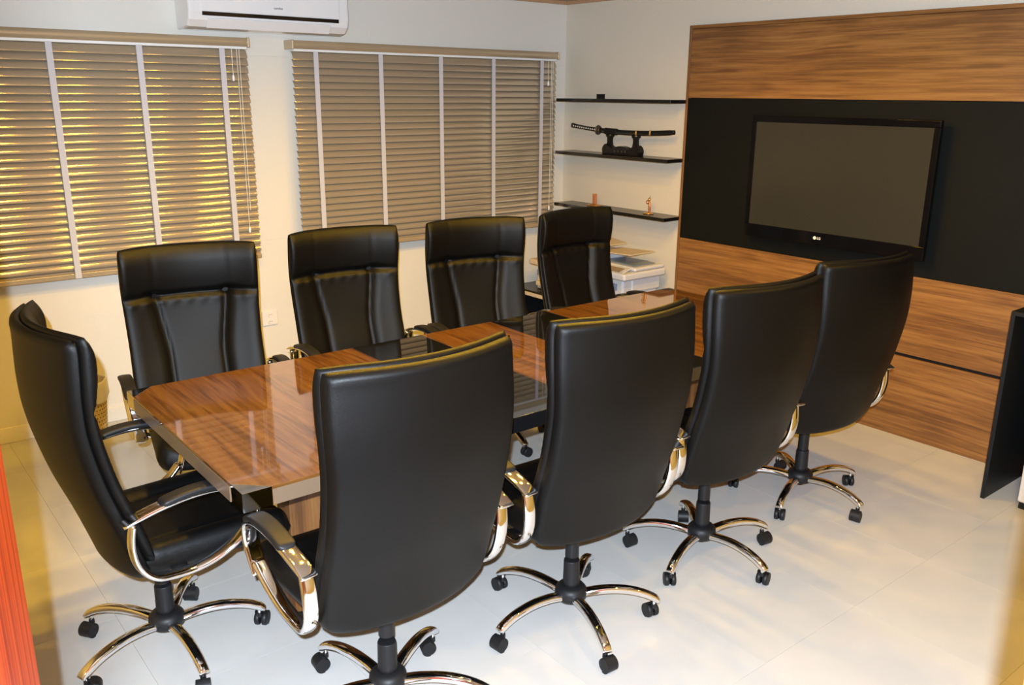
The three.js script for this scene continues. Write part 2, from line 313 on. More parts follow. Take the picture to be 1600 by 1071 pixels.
// ---------------------------------------------------------------- air conditioner
const font = await new FontLoader().loadAsync('fonts/droid/droid_sans_bold.typeface.json');
function text(str, size, depth = 0.0006) { const g = new TextGeometry(str, { font, size, depth, curveSegments: 4 }); g.computeBoundingBox(); const b = g.boundingBox; g.translate(-(b.min.x + b.max.x) / 2, -(b.min.y + b.max.y) / 2, 0); return plain(g); }
{
  const t = thing('air_conditioner', 'white wall-mounted split air conditioner with a black strip, above the gap between the two blinds', 'air conditioner', [-2.30, 2.10, 0]);
  const w2 = 0.415;
  const prof = (pts, w) => { const s = new THREE.Shape(); pts.forEach(([z, y], i) => i ? s.lineTo(z, y) : s.moveTo(z, y)); s.closePath(); const g = new THREE.ExtrudeGeometry(s, { depth: 2 * w - 0.03, bevelEnabled: true, bevelThickness: 0.015, bevelSize: 0.012, bevelSegments: 4, curveSegments: 6 }); g.rotateY(-Math.PI / 2); g.translate(w - 0.015, 0, 0); return uvBox(plain(g)); };
  mesh('housing', prof([[0.012, 0.272], [0.012, 0.012], [0.10, 0.012], [0.155, 0.022], [0.185, 0.05], [0.196, 0.085], [0.19, 0.255], [0.17, 0.272]], w2 + 0.047), M.acWhite, t);
  const fp = mesh('front_panel', box(2 * w2 - 0.03, 0.185, 0.014, 0, 0.178, 0.2035, 0.006, 'x'), M.acWhite, t);
  mesh('display_strip', box(2 * w2 - 0.045, 0.020, 0.010, 0.0, 0.075, 0.207, 0.002), M.acBlack, t);
  const lv = mesh('louver', box(2 * w2 - 0.12, 0.058, 0.008, -0.01, 0, 0, 0.003), M.acWhite, t); lv.position.set(0, 0.030, 0.188); lv.rotation.x = 0.62;
  const tx = mesh('brand_print', text('comfee', 0.0105), M.ink, fp); tx.position.set(0.028, 0.122, 0.2106);
}

// ---------------------------------------------------------------- panelled wall with television
{
  const t = thing('wall_panel', 'walnut and black panelled feature wall behind the television', 'panelling');
  const z0 = 1.184, z1 = 4.755, B = 0.0235;                 // boards stand 28 mm off the wall
  const board = (name, y0, y1, m, x0 = 0) => mesh(name, bb(x0, B, y0, y1, z0 + 0.016, z1, 0.0015, 'z'), m, t);
  board('wood_panel', 1.7695, 2.178, M.panelWood); board('wood_panel', 0.463, 0.8825, M.panelWood); board('wood_panel', 0.0, 0.445, M.panelWood);
  board('black_panel', 0.8855, 1.7665, M.blackPanel, -0.0025);
  mesh('backing', bb(B + 0.0003, XR - 0.0005, 0.0, 2.178, z0 + 0.016, z1, 0.001), M.dark, t);
  board('groove', 0.4445, 0.4635, M.dark, 0.012);
  mesh('edge_strip', bb(-0.003, XR - 0.0005, 0, 2.200, z0 - 0.004, z0 + 0.015, 0.0015, 'y'), M.panelWood, t);
  mesh('edge_strip', bb(-0.003, XR - 0.0005, 2.1795, 2.200, z0 + 0.0155, z1, 0.0015, 'z'), M.panelWood, t);
}
{
  const zc = 2.3125, yc = 1.340, t = thing('television', 'wide black flat-screen television mounted on the black wall panel', 'television', [-0.0035, 0, 0]);
  const W = 1.104, y0 = 0.982, y1 = 1.678, fz = -0.082;    // face at x = fz
  const fr = 0.022, sy0 = 1.055, sy1 = 1.640, za = zc - W / 2, zb = zc + W / 2;
  mesh('back_cover', [bb(-0.062, -0.028, y0 + 0.02, y1 - 0.02, za + 0.02, zb - 0.02, 0.012), bb(-0.03, -0.0005, yc - 0.2, yc + 0.2, zc - 0.3, zc + 0.3, 0.004)], M.plastic, t);
  mesh('bezel', [bb(fz, fz + 0.03, y0, sy0, za, zb, 0.005), bb(fz, fz + 0.03, sy1, y1, za, zb, 0.005), bb(fz, fz + 0.03, sy0, sy1, za, zc - 0.52, 0.003), bb(fz, fz + 0.03, sy0, sy1, zc + 0.52, zb, 0.003)], M.tvBezel, t);
  mesh('screen', bb(fz + 0.004, fz + 0.02, sy0 - 0.004, sy1 + 0.004, zc - 0.524, zc + 0.524, 0.001), M.screen, t);
  // round emblem and two letters under the screen
  const zL = 2.243, yL = 1.023, place = (g) => { g.rotateY(-Math.PI / 2); return g; };
  const ring = place(new THREE.TorusGeometry(0.0085, 0.0014, 6, 24)).translate(fz - 0.0006, yL, zL);
  const dot = place(new THREE.CylinderGeometry(0.0075, 0.0075, 0.0008, 20).rotateX(Math.PI / 2)).translate(fz - 0.0003, yL, zL);
  mesh('emblem', [ring, dot], M.logo, t);
  const lt = place(text('LG', 0.014)); lt.translate(fz - 0.0001, yL, zL + 0.026); mesh('brand_letters', lt, M.logo, t);
}

// ---------------------------------------------------------------- shelves and what stands on them
const SY = [1.756, 1.390, 1.0165], SLAB = ['topmost black wall shelf, almost empty', 'middle black wall shelf carrying the sword', 'lowest black wall shelf carrying two copper ornaments'];
SY.forEach((y, i) => {
  const t = thing('wall_shelf', SLAB[i], 'shelf', [0, y, 0], 0, 'black wall shelves in the corner');
  mesh('board', bb(-0.152, XR - 0.0005, -0.022, 0, 0.11, 1.186, 0.0015, 'z'), M.shelf, t);
});
{
  const t = thing('small_box', 'tiny black box lying on the topmost shelf', 'box', [-0.05, SY[0], 0.46]);
  mesh('body', bb(-0.02, 0.02, 0, 0.026, -0.022, 0.022, 0.002), M.dark, t); mesh('lid', bb(-0.021, 0.021, 0.026, 0.032, -0.023, 0.023, 0.002), M.dark, t);
}
{ // sword stand
  const y = SY[1], t = thing('sword_stand', 'black two-post wooden stand holding the sword on the middle shelf', 'stand', [-0.06, y, 0.70]);
  const s = new THREE.Shape();
  const pts = [[-0.165, 0], [-0.17, 0.03], [-0.155, 0.055], [-0.135, 0.062], [-0.11, 0.05], [-0.07, 0.036], [-0.04, 0.046], [0, 0.052], [0.04, 0.046], [0.07, 0.036], [0.11, 0.05], [0.135, 0.062], [0.155, 0.055], [0.17, 0.03], [0.165, 0]];
  s.moveTo(...pts[0]); s.splineThru(pts.slice(1).map(p => new THREE.Vector2(...p))); s.lineTo(-0.165, 0);
  const g = new THREE.ExtrudeGeometry(s, { depth: 0.05, bevelEnabled: true, bevelThickness: 0.003, bevelSize: 0.003, bevelSegments: 2, curveSegments: 8 }); g.rotateY(-Math.PI / 2); g.translate(0.025, 0.003, 0);
  mesh('base', uvBox(plain(g)), M.lacquer, t);
  for (const z of [-0.122, 0.122]) {
    const p = new THREE.Shape(), q = [[-0.026, 0.045], [-0.017, 0.08], [-0.018, 0.11], [-0.030, 0.122], [-0.026, 0.135], [-0.016, 0.1235], [0.016, 0.1235], [0.026, 0.135], [0.030, 0.122], [0.018, 0.11], [0.017, 0.08], [0.026, 0.045]];
    p.moveTo(...q[0]); p.splineThru(q.slice(1).map(a => new THREE.Vector2(...a))); p.closePath();
    const pg = new THREE.ExtrudeGeometry(p, { depth: 0.02, bevelEnabled: true, bevelThickness: 0.002, bevelSize: 0.002, bevelSegments: 2 }); pg.rotateY(-Math.PI / 2); pg.translate(0.01, 0, z);
    mesh('post', uvBox(plain(pg)), M.lacquer, t);
  }
  for (const z of [-0.05, -0.015, 0.02, 0.052]) mesh('carved_mark', box(0.002, 0.014, 0.01, -0.029, 0.024, z, 0.0008), M.ironDark, t);
}
{ // the sword: slightly bowed, handle towards the window
  const y0 = SY[1] + 0.160, t = thing('sword', 'long curved Japanese sword in a black scabbard resting on its stand', 'sword', [-0.06, y0, 0.70]);
  const arc = (z) => [0, -0.012 + 0.105 * z * z - 0.010 * z, z];
  const path = (a, b, n = 10) => Array.from({ length: n + 1 }, (_, i) => arc(a + (b - a) * i / n));
  mesh('scabbard', sweep(path(-0.222, 0.452, 16), [1, 0, 0], 0.024, 0.034, { n: 40, k: 14, taper: (u) => [1, u > 0.97 ? 0.85 : 1] }), M.lacquer, t);
  mesh('cord_wrap', sweep(path(-0.17, -0.06), [1, 0, 0], 0.031, 0.044, { n: 16, k: 14 }), M.dark, t);
  for (const z of [0.128, 0.252]) mesh('gold_fitting', sweep(path(z - 0.006, z + 0.006, 3), [1, 0, 0], 0.028, 0.038, { n: 4, k: 14 }), M.brass, t);
  const h = mesh('handle', sweep(path(-0.500, -0.255), [1, 0, 0], 0.024, 0.030, { n: 24, k: 14, taper: (u) => [1 - 0.12 * Math.sin(u * Math.PI), 1 - 0.12 * Math.sin(u * Math.PI)] }), M.dark, t);
  for (let i = 0; i < 11; i++) { const z = -0.485 + i * 0.0215, a = arc(z); const d = mesh('diamond', box(0.003, 0.0105, 0.0105, 0, 0, 0, 0.001), M.rayskin, h); d.position.set(-0.0108, a[1], z); d.rotation.x = Math.PI / 4; }
  mesh('pommel', sweep(path(-0.512, -0.496, 3), [1, 0, 0], 0.027, 0.033, { n: 6, k: 14 }), M.ironDark, t);
  const gd = new THREE.TorusGeometry(0.026, 0.007, 8, 24), gc = new THREE.CylinderGeometry(0.024, 0.024, 0.005, 24).rotateX(Math.PI / 2);
  const gu = mesh('guard', [plain(gd), plain(gc)], M.ironDark, t); gu.position.set(0, arc(-0.242)[1], -0.242);
  mesh('collar', sweep(path(-0.238, -0.215, 3), [1, 0, 0], 0.022, 0.028, { n: 4, k: 12 }), M.brass, t);
}
{
  const t = thing('plaque', 'small copper upright plaque on a square foot, left end of the lowest shelf', 'ornament', [-0.055, SY[2], 0.44]);
  mesh('foot', [bb(-0.035, 0.035, 0, 0.006, -0.045, 0.045, 0.002), bb(-0.02, 0.02, 0.006, 0.012, -0.03, 0.03, 0.002)], M.brass, t);
  mesh('plate', bb(-0.008, 0.008, 0.012, 0.085, -0.016, 0.016, 0.002), M.copper, t);
}
{
  const t = thing('figurine', 'slender copper figurine with a looped arm, right part of the lowest shelf', 'ornament', [-0.06, SY[2], 0.965]);
  mesh('foot', lathe([[0, 0], [0.036, 0], [0.036, 0.005], [0.03, 0.008], [0.012, 0.011], [0, 0.012]], 24), M.brass, t);
  mesh('body', [sweep([[0, 0.01, 0.006], [0, 0.035, 0.01], [0, 0.065, 0.008], [0, 0.085, 0.004]], [1, 0, 0], 0.014, 0.016, { n: 16, k: 10, taper: (u) => [0.7 + 0.5 * Math.sin(u * 3), 0.7 + 0.5 * Math.sin(u * 3)] }), sweep([[0, 0.012, 0.012], [0, 0.04, 0.016], [0, 0.07, 0.012]], [1, 0, 0], 0.01, 0.008, { n: 12, k: 8 })], M.copper, t);
  mesh('arm_loop', sweep([[0, 0.083, 0.004], [0, 0.088, -0.014], [0, 0.075, -0.022], [0, 0.066, -0.012], [0, 0.074, 0]], [1, 0, 0], 0.007, 0.006, { n: 24, k: 8 }), M.copper, t);
  mesh('head', [new THREE.SphereGeometry(0.010, 14, 10).translate(0, 0.096, 0.004), sweep([[0, 0.1, 0.004], [0, 0.112, 0.009], [0, 0.125, 0.012]], [1, 0, 0], 0.009, 0.007, { n: 8, k: 8, taper: (u) => [1 - 0.7 * u, 1 - 0.7 * u] })].map(plain), M.brass, t);
}

// ---------------------------------------------------------------- low sideboard with the printers
const SBH = 0.418;
{
  const t = thing('sideboard', 'low dark sideboard with a pale front edge under the wall shelves', 'cabinet');
  const x0 = -0.485, x1 = XR - 0.0005, z0 = 0.016, z1 = 1.175;
  mesh('top', bb(x0, x1, SBH - 0.014, SBH, z0, z1, 0.002, 'z'), M.shelf, t);
  mesh('front_edge', bb(x0 + 0.001, x0 + 0.02, SBH - 0.042, SBH - 0.0145, z0, z1, 0.002, 'z'), M.beige, t);
  mesh('side_panel', bb(x0 + 0.02, x1, 0, SBH - 0.0145, z0, z0 + 0.018, 0.002), M.blackLam, t);
  mesh('side_panel', bb(x0 + 0.02, x1, 0, SBH - 0.0145, z1 - 0.018, z1, 0.002), M.blackLam, t);
  mesh('back_panel', bb(x1 - 0.012, x1, 0, SBH - 0.0145, z0 + 0.0185, z1 - 0.0185, 0.002), M.blackLam, t);
  mesh('shelf_board', bb(x0 + 0.03, x1 - 0.013, 0.04, 0.058, z0 + 0.0185, z1 - 0.0185, 0.002), M.blackLam, t);
}
function printer(label, z0, z1, big) {
  const x0 = -0.43, x1 = -0.04, t = thing('multifunction_printer', label, 'printer', [0, SBH, 0]);
  const h = big ? 1 : 0.86;
  mesh('body', [bb(x0 + 0.03, x1 - 0.03, 0.002, 0.125 * h, z0 + 0.05, z1 - 0.05, 0.012), bb(x0 + 0.11, x1 - 0.01, 0.11 * h, 0.205 * h, z0 + 0.04, z1 - 0.04, 0.012), bb(x0 + 0.03, x0 + 0.16, 0.10 * h, 0.205 * h, z1 - 0.16, z1 - 0.05, 0.02)], big ? M.printer : M.beige, t);
  mesh('paper_tray', [bb(x0, x0 + 0.14, 0.03, 0.075 * h, z0 + 0.07, z1 - 0.12, 0.008)], big ? M.printer : M.beige, t);
  mesh('output_slot', bb(x0 + 0.012, x0 + 0.14, 0.128 * h, 0.172 * h, z0 + 0.07, z1 - 0.10, 0.004), M.printerBlue, t);
  const sc = mesh('scanner_lid', [bb(x0 - 0.01, x1, 0.205 * h, 0.255 * h, z0, z1, 0.016), bb(x0 + 0.10, x1 - 0.005, 0.255 * h, 0.282 * h, z0 + 0.01, z1 - 0.01, 0.014)], big ? M.printer : M.beige, t);
  if (!big) return;
  const cp = mesh('control_panel', box(0.10, 0.008, (z1 - z0) * 0.82, 0, 0, 0, 0.003), M.printer, t); cp.position.set(x0 + 0.045, 0.262, (z0 + z1) / 2 + 0.01); cp.rotation.z = 0.28;
  mesh('keypad', box(0.06, 0.006, (z1 - z0) * 0.7, -0.005, 0.004, 0.0, 0.002), M.printerGrey, cp);
  mesh('feeder', [bb(x0 + 0.13, x1 - 0.03, 0.283, 0.335, z0 + 0.03, z0 + 0.2, 0.014)], M.printer, t);
  mesh('document_glass', bb(x0 + 0.13, x1 - 0.06, 0.283, 0.289, z0 + 0.205, z1 - 0.05, 0.002), M.printerBlue, t);
  const tr = mesh('feeder_tray', box(0.24, 0.008, 0.32, 0, 0, 0, 0.003), M.beige, t); tr.position.set((x0 + x1) / 2 + 0.04, 0.348, z0 + 0.30); tr.rotation.x = -0.05;
  const t2 = mesh('document_support', box(0.22, 0.007, 0.17, 0, 0, 0, 0.003), M.beige, t); t2.position.set((x0 + x1) / 2 + 0.05, 0.388, z0 + 0.12); t2.rotation.x = 0.10;
}
printer('white multifunction printer with document feeder on the sideboard beside the panelled wall', 0.60, 1.135, true);
printer('beige printer on the window end of the sideboard, mostly hidden by a chair', 0.17, 0.545, false);

// ---------------------------------------------------------------- counter and fridge at the right edge
{
  const t = thing('counter_unit', 'black open-fronted counter unit standing against the panelled wall at the right', 'cabinet');
  const x0 = -0.427, x1 = -0.0045, z0 = 3.45, z1 = 4.62, H = 0.892;
  mesh('end_panel', bb(x0, x1, 0, H - 0.019, z0, z0 + 0.018, 0.001, 'y'), M.blackLam, t);
  mesh('end_panel', bb(x0, x1, 0, H - 0.019, z1 - 0.018, z1, 0.001, 'y'), M.blackLam, t);
  mesh('top', bb(x0, x1, H - 0.0185, H, z0, z1, 0.001, 'z'), M.blackLam, t);
  mesh('back_panel', bb(x1 - 0.012, x1, 0.1, H - 0.019, z0 + 0.0185, z1 - 0.0185, 0.001), M.dark, t);
}
{
  const t = thing('mini_fridge', 'white appliance on black feet under the black counter, only its corner in view', 'fridge');
  const x0 = -0.415, x1 = -0.03, z0 = 3.600, z1 = 4.08;
  mesh('cabinet', bb(x0 + 0.045, x1, 0.03, 0.80, z0, z1, 0.012), M.white, t);
  mesh('door', bb(x0, x0 + 0.042, 0.035, 0.798, z0, z1, 0.01), M.white, t);
  mesh('plinth', bb(x0 + 0.015, x1 - 0.01, 0.0, 0.03, z0 + 0.004, z1 - 0.01, 0.003), M.plastic, t);
}

// ---------------------------------------------------------------- socket and waste bin
{
  const t = thing('wall_socket', 'white double wall socket plate between the two left window-side chairs', 'socket', [-2.358, 0.452, 0]);
  mesh('plate', box(0.098, 0.094, 0.010, 0, 0, 0.005, 0.004), M.socket, t);
  for (const y of [-0.021, 0.021]) { const o = mesh('outlet', new THREE.CylinderGeometry(0.016, 0.017, 0.004, 20).rotateX(Math.PI / 2).translate(0, y, 0.012), M.socket, t); for (const x of [-0.006, 0.006]) mesh('hole', new THREE.CylinderGeometry(0.0022, 0.0022, 0.002, 8).rotateX(Math.PI / 2).translate(x, y, 0.0145), M.dark, o); }
}
{
  const t = thing('waste_bin', 'small beige perforated waste bin with a white liner folded over its rim', 'bin', [-3.487, 0, 0.165]);
  const r0 = 0.095, r1 = 0.118, H = 0.30, rad = (y) => r0 + (r1 - r0) * y / H;
  mesh('bucket', lathe([[0, 0], [r0, 0], [r0 + 0.002, 0.004], [r1, H], [r1 - 0.003, H], [r0 - 0.004, 0.008], [0, 0.008]], 40), M.binPlastic, t);
  const holes = []; for (let j = 0; j < 8; j++) for (let i = 0; i < 36; i++) { const y = 0.04 + j * 0.021, a = (i + (j % 2) / 2) / 36 * 2 * Math.PI; const g = new THREE.CylinderGeometry(0.0033, 0.0033, 0.003, 8).rotateZ(Math.PI / 2); g.translate(rad(y) + 0.0002, y, 0); g.rotateY(a); holes.push(plain(g)); }
  const hm = mesh('perforation', holes, M.dark, t); hm.userData.kind = 'stuff';
  const lp = []; for (let k = 0; k <= 10; k++) lp.push(k); 
  const lg = new THREE.LatheGeometry([[r1 - 0.01, 0.2], [r1 - 0.004, 0.315], [r1 + 0.002, 0.325], [r1 + 0.007, 0.315], [r1 + 0.008, 0.26], [r1 + 0.010, 0.225], [r1 + 0.005, 0.225], [r1 + 0.004, 0.26]].map(p => new THREE.Vector2(...p)), 60);
  { const p = lg.attributes.position; for (let i = 0; i < p.count; i++) { const x = p.getX(i), y = p.getY(i), z = p.getZ(i), a = Math.atan2(z, x), k = 1 + 0.012 * Math.sin(a * 9) * sstep(0.33, 0.22, y) + 0.008 * Math.sin(a * 17 + 1); p.setXYZ(i, x * k, y + 0.006 * Math.sin(a * 5) + (y < 0.24 ? 0.014 * Math.sin(a * 3 + 1) : 0), z * k); } lg.computeVertexNormals(); }
  mesh('liner', plain(lg), M.bag, t);
}

// ---------------------------------------------------------------- conference table
const TX0 = -3.668, TX1 = -0.79, TZ0 = 1.815, TZ1 = 2.868, TH = 0.755, TT = 0.055;
{
  const t = thing('conference_table', 'long glossy walnut conference table with two black glass bands and chrome corners', 'table');
  const y0 = TH - TT, cut = 0.085;
  const bands = [[-2.765, -2.423], [-2.040, -1.692]], segs = [[TX0, bands[0][0]], [bands[0][1], bands[1][0]], [bands[1][1], TX1]];
  const slab = (pts, ya, yb, bev) => { const s = new THREE.Shape(); pts.forEach(([x, z], i) => i ? s.lineTo(x, -z) : s.moveTo(x, -z)); s.closePath(); const g = new THREE.ExtrudeGeometry(s, { depth: yb - ya - 2 * bev, bevelEnabled: true, bevelThickness: bev, bevelSize: bev, bevelOffset: -bev, bevelSegments: 2 }); g.rotateX(-Math.PI / 2); g.translate(0, ya + bev, 0); return uvBox(plain(g), 'z'); };
  const gap = 0.0004;
  const endL = [[TX0 + cut, TZ0], [segs[0][1] - gap, TZ0], [segs[0][1] - gap, TZ1], [TX0 + cut, TZ1], [TX0, TZ1 - cut], [TX0, TZ0 + cut]];
  const endR = [[segs[2][0] + gap, TZ0], [TX1 - cut, TZ0], [TX1, TZ0 + cut], [TX1, TZ1 - cut], [TX1 - cut, TZ1], [segs[2][0] + gap, TZ1]];
  const mid = [[segs[1][0] + gap, TZ0], [segs[1][1] - gap, TZ0], [segs[1][1] - gap, TZ1], [segs[1][0] + gap, TZ1]];
  for (const p of [endL, mid, endR]) mesh('wood_top', slab(p, y0, TH, 0.0012), M.tableWood, t);
  for (const [a, b] of bands) mesh('glass_band', bb(a, b, y0, TH, TZ0, TZ1, 0.0012, 'z'), M.blackGlass, t);
  // bright metal edging under the lacquered top, one length per wooden section side
  const ey0 = y0 - 0.0005, ey1 = TH - 0.009, ew = 0.0022;
  for (const [a, b] of [[TX0 + cut, segs[0][1]], [segs[1][0], segs[1][1]], [segs[2][0], TX1 - cut]]) for (const z of [TZ0 - ew / 2, TZ1 + ew / 2]) mesh('edge_trim', box(b - a - 0.001, ey1 - ey0, ew, (a + b) / 2, (ey0 + ey1) / 2, z, 0.0006), M.edge, t);
  for (const x of [TX0 - ew / 2, TX1 + ew / 2]) mesh('edge_trim', box(ew, ey1 - ey0, TZ1 - TZ0 - 2 * cut - 0.001, x, (ey0 + ey1) / 2, (TZ0 + TZ1) / 2, 0.0006), M.edge, t);
  // polished corner blocks fill the cut corners
  for (const [x, z, sx, sz] of [[TX0, TZ0, 1, 1], [TX0, TZ1, 1, -1], [TX1, TZ0, -1, 1], [TX1, TZ1, -1, -1]]) {
    let p = [[x, z], [x + sx * (cut - 0.0006), z], [x, z + sz * (cut - 0.0006)]]; if (sx * sz < 0) p = [p[0], p[2], p[1]];
    mesh('corner_block', slab(p, y0 - 0.002, TH - 0.0004, 0.0012), M.chrome, t);
  }
  // pedestals of vertical-grain walnut and the long beam under the top
  mesh('pedestal', bb(-3.335, -2.86, 0, y0 - 0.0005, 2.285, 2.39, 0.002, 'y'), M.slabWood, t);
  mesh('pedestal', bb(-1.60, -1.12, 0, y0 - 0.0005, 2.285, 2.39, 0.002, 'y'), M.slabWood, t);
  mesh('beam', bb(-3.20, -1.55, 0.615, y0 - 0.0005, 2.655, 2.70, 0.002, 'x'), M.beamWood, t);
  mesh('beam', bb(-3.20, -1.55, 0.615, y0 - 0.0005, 2.0, 2.045, 0.002, 'x'), M.beamWood, t);
}

// ---------------------------------------------------------------- chairs
// local frame: origin on the floor under the column, the sitter faces -z; a = forward distance
const A = (a) => -a;
const REAR = [[0.385, -0.118], [0.47, -0.140], [0.58, -0.171], [0.69, -0.206], [0.79, -0.230], [0.89, -0.247], [0.98, -0.250], [1.06, -0.246], [1.12, -0.243], [1.165, -0.246]];
const HW = [[0.385, 0.252], [0.45, 0.268], [0.60, 0.276], [0.74, 0.276], [0.86, 0.279], [1.0, 0.284], [1.10, 0.283], [1.165, 0.280]];
const Y0 = 0.385, Y1 = 1.165;
function backPoint(s, t, off, yo0, yo1, edge, wob = 0) {     // off: thickness measured forward from the rear edge line
  const y = Y0 + yo0 + (Y1 + yo1 - Y0 - yo0) * t;
  // rounded outline
  const cr = 1 - 0.012 * sstep(0.96, 1.0, t) ** 2 - 0.06 * sstep(0.08, 0.0, t) ** 2.2;
  const hw = lerpTab(HW, y) * cr;
  const yy = y - 0.006 * Math.abs(s) ** 8 * sstep(0.9, 1, t) + 0.016 * Math.abs(s) ** 5 * sstep(0.10, 0, t);
  const wrap = 0.066 * (1 - Math.abs(s) ** 2.0) * (0.78 + 0.30 * t);
  const z = lerpTab(REAR, y) - wrap + off;
  const dy = (lerpTab(REAR, y + 0.01) - lerpTab(REAR, y - 0.01)) / 0.02;  // slope of the profile
  const nl = Math.hypot(1, dy);
  return [hw * s + wob, yy - dy * off * 0.0 - (off - 0.03) * dy * 0.8 / nl, A(z)];
}
const tube = (d, r) => { const q = 1 - Math.min(1, Math.max(0, d / r)); return Math.sqrt(Math.max(0, 1 - q * q)); };
const edgeFn = (s, t, r = 0.024, w = 0.27, h = 0.78) => tube(w * (1 - Math.abs(s)), r) * tube(h * Math.min(t, 1 - t), r);
function chairParts() {
  const P = {};
  // rear shell
  P.shell = pillow((s, t) => backPoint(s * 0.985, t, 0.020 + 0.014 * edgeFn(s, t, 0.02), 0, -0.006, 1), (s, t) => backPoint(s * 0.985, t, 0.020 - 0.020 * edgeFn(s, t, 0.022), 0, -0.006, 1), 34, 46);
  // front cushion: headrest roll, lumbar panel between two bolsters
  const HB = 0.70;                                         // headrest crease
  const front = (s, t) => {
    const e = tube(0.27 * (1 - Math.abs(s)), 0.032) * tube(0.78 * (t > 0.5 ? (1 - t) * 0.42 : t), 0.032), as = Math.abs(s);
    const head = sstep(HB - 0.01, HB + 0.03, t), c = 0.52 - 0.11 * sstep(HB, 0.30, t);
    let f = 0.014;
    f += head * 0.022 * Math.sin(Math.PI * Math.min(1, Math.max(0, (t - HB) / (1.02 - HB)))) ** 0.7;
    f -= head * 0.004 * gauss(as - 0.52, 0.022);
    const low = 1 - head;
    f += low * (0.015 * sstep(c - 0.02, c + 0.16, as) * (1 - 0.5 * sstep(0.8, 1, as)) * sstep(0.0, 0.12, t));
    f += low * 0.010 * (1 - (as / Math.max(c, 0.1)) ** 2) * (as < c ? 1 : 0) * sstep(0, 0.1, t);
    f -= low * 0.012 * gauss(as - c, 0.035);
    f -= 0.020 * gauss(t - HB, 0.016) * (1 - 0.4 * gauss(as - 1, 0.2));
    f -= 0.012 * gauss(t - HB - 0.012, 0.02) * gauss(as - c - 0.05, 0.12);   // pinched gathers
    f += 0.0012 * Math.sin(t * 190) * gauss(as - 1, 0.05) * sstep(0.2, 0.4, t);                // gathered side seam
    f += 0.0016 * Math.sin(s * 30 + Math.sin(t * 20)) * gauss(t - HB + 0.03, 0.03);
    return 0.044 + f * e;
  };
  P.cushion = pillow((s, t) => backPoint(s, t, front(s, t), 0.05, 0, 1), (s, t) => backPoint(s, t, 0.044 - 0.013 * edgeFn(s, t, 0.02), 0.05, 0, 1), 56, 80);
  // seat
  const seatPt = (s, t, off) => {                           // t: 0 rear .. 1 front
    const a = -0.115 + 0.485 * t, cr = 1 - 0.09 * sstep(0.86, 1, t) ** 2 - 0.02 * sstep(0.1, 0, t), hw = (0.248 + 0.012 * t) * cr;
    return [hw * s, 0.438 - 0.022 * sstep(0.72, 1, t) ** 2 - 0.012 * (1 - s * s) + off, A(a - 0.02 * Math.abs(s) ** 4 * sstep(0.8, 1, t))];
  };
  P.seat = pillow((s, t) => { const as = Math.abs(s), e = edgeFn(s, t, 0.04, 0.25, 0.48); return seatPt(s, t, e * (0.040 + 0.014 * sstep(0.60, 0.80, as) - 0.010 * gauss(as - 0.62, 0.035) + 0.010 * (1 - as) * Math.sin(Math.PI * t) - 0.006 * gauss(t - 0.70, 0.03) * (as < 0.62 ? 1 : 0))); }, (s, t) => seatPt(s, t, -0.042 * edgeFn(s, t, 0.04, 0.25, 0.48)), 44, 40);
  for (const k of ['shell', 'cushion', 'seat']) P[k] = fixOut(P[k]);
  // arms: an upper hook over a lower U, flat polished bar
  P.arm = (sd) => {
    const x = (v) => sd * v, side = [1, 0, 0.0];
    const upper = [[x(0.310), 0.622, A(-0.178)], [x(0.312), 0.638, A(-0.130)], [x(0.315), 0.655, A(-0.06)], [x(0.314), 0.664, A(0.03)], [x(0.312), 0.655, A(0.12)], [x(0.309), 0.622, A(0.185)], [x(0.303), 0.565, A(0.208)], [x(0.297), 0.51, A(0.200)], [x(0.293), 0.463, A(0.178)]];
    const lower = [[x(0.307), 0.622, A(-0.150)], [x(0.304), 0.55, A(-0.158)], [x(0.298), 0.478, A(-0.143)], [x(0.293), 0.428, A(-0.10)], [x(0.286), 0.412, A(-0.03)], [x(0.286), 0.420, A(0.06)], [x(0.289), 0.455, A(0.138)], [x(0.295), 0.50, A(0.188)]];
    const ends = (u) => { const e = Math.min(u, 1 - u); return [1, 0.45 + 0.55 * Math.min(1, e / 0.08)]; };
    const bars = [sweep(upper, side, 0.048, 0.015, { n: 56, k: 16, pow: 3.4, taper: ends }), sweep(lower, side, 0.042, 0.021, { n: 52, k: 16, pow: 2.4 })];
    const mount = [sweep([[x(0.276), 0.414, A(-0.02)], [x(0.20), 0.400, A(-0.01)], [x(0.06), 0.396, A(0.0)]], [0, 0, 1], 0.05, 0.012, { n: 12, k: 10, pow: 4 })];
    return { bars: mergeGeometries([...bars, ...mount]), pad: sweep([[x(0.315), 0.659, A(-0.075)], [x(0.315), 0.671, A(-0.01)], [x(0.314), 0.674, A(0.05)], [x(0.313), 0.666, A(0.125)], [x(0.310), 0.641, A(0.178)]], side, 0.053, 0.022, { n: 40, k: 18, pow: 3.4, taper: (u) => { const e = Math.min(u, 1 - u), m = Math.sqrt(1 - (1 - Math.min(1, e / 0.09)) ** 2); return [0.55 + 0.45 * m, 0.3 + 0.7 * m]; } }) };
  };
  P.mech = mergeGeometries([box(0.15, 0.035, 0.20, 0, 0.388, A(0.02), 0.01), box(0.05, 0.02, 0.30, 0, 0.392, A(0.05), 0.006), sweep([[0.05, 0.388, A(0.06)], [0.15, 0.386, A(0.07)], [0.215, 0.378, A(0.07)]], [0, 0, 1], 0.014, 0.010, { n: 12, k: 8 }), sweep([[0, 0.385, A(-0.07)], [0, 0.40, A(-0.10)], [0, 0.46, A(-0.135)]], [1, 0, 0], 0.06, 0.014, { n: 12, k: 10, pow: 4 })].map(plain));
  P.sleeve = lathe([[0.0, 0.235], [0.0255, 0.235], [0.0275, 0.23], [0.029, 0.15], [0.030, 0.125], [0.0, 0.125]], 28);
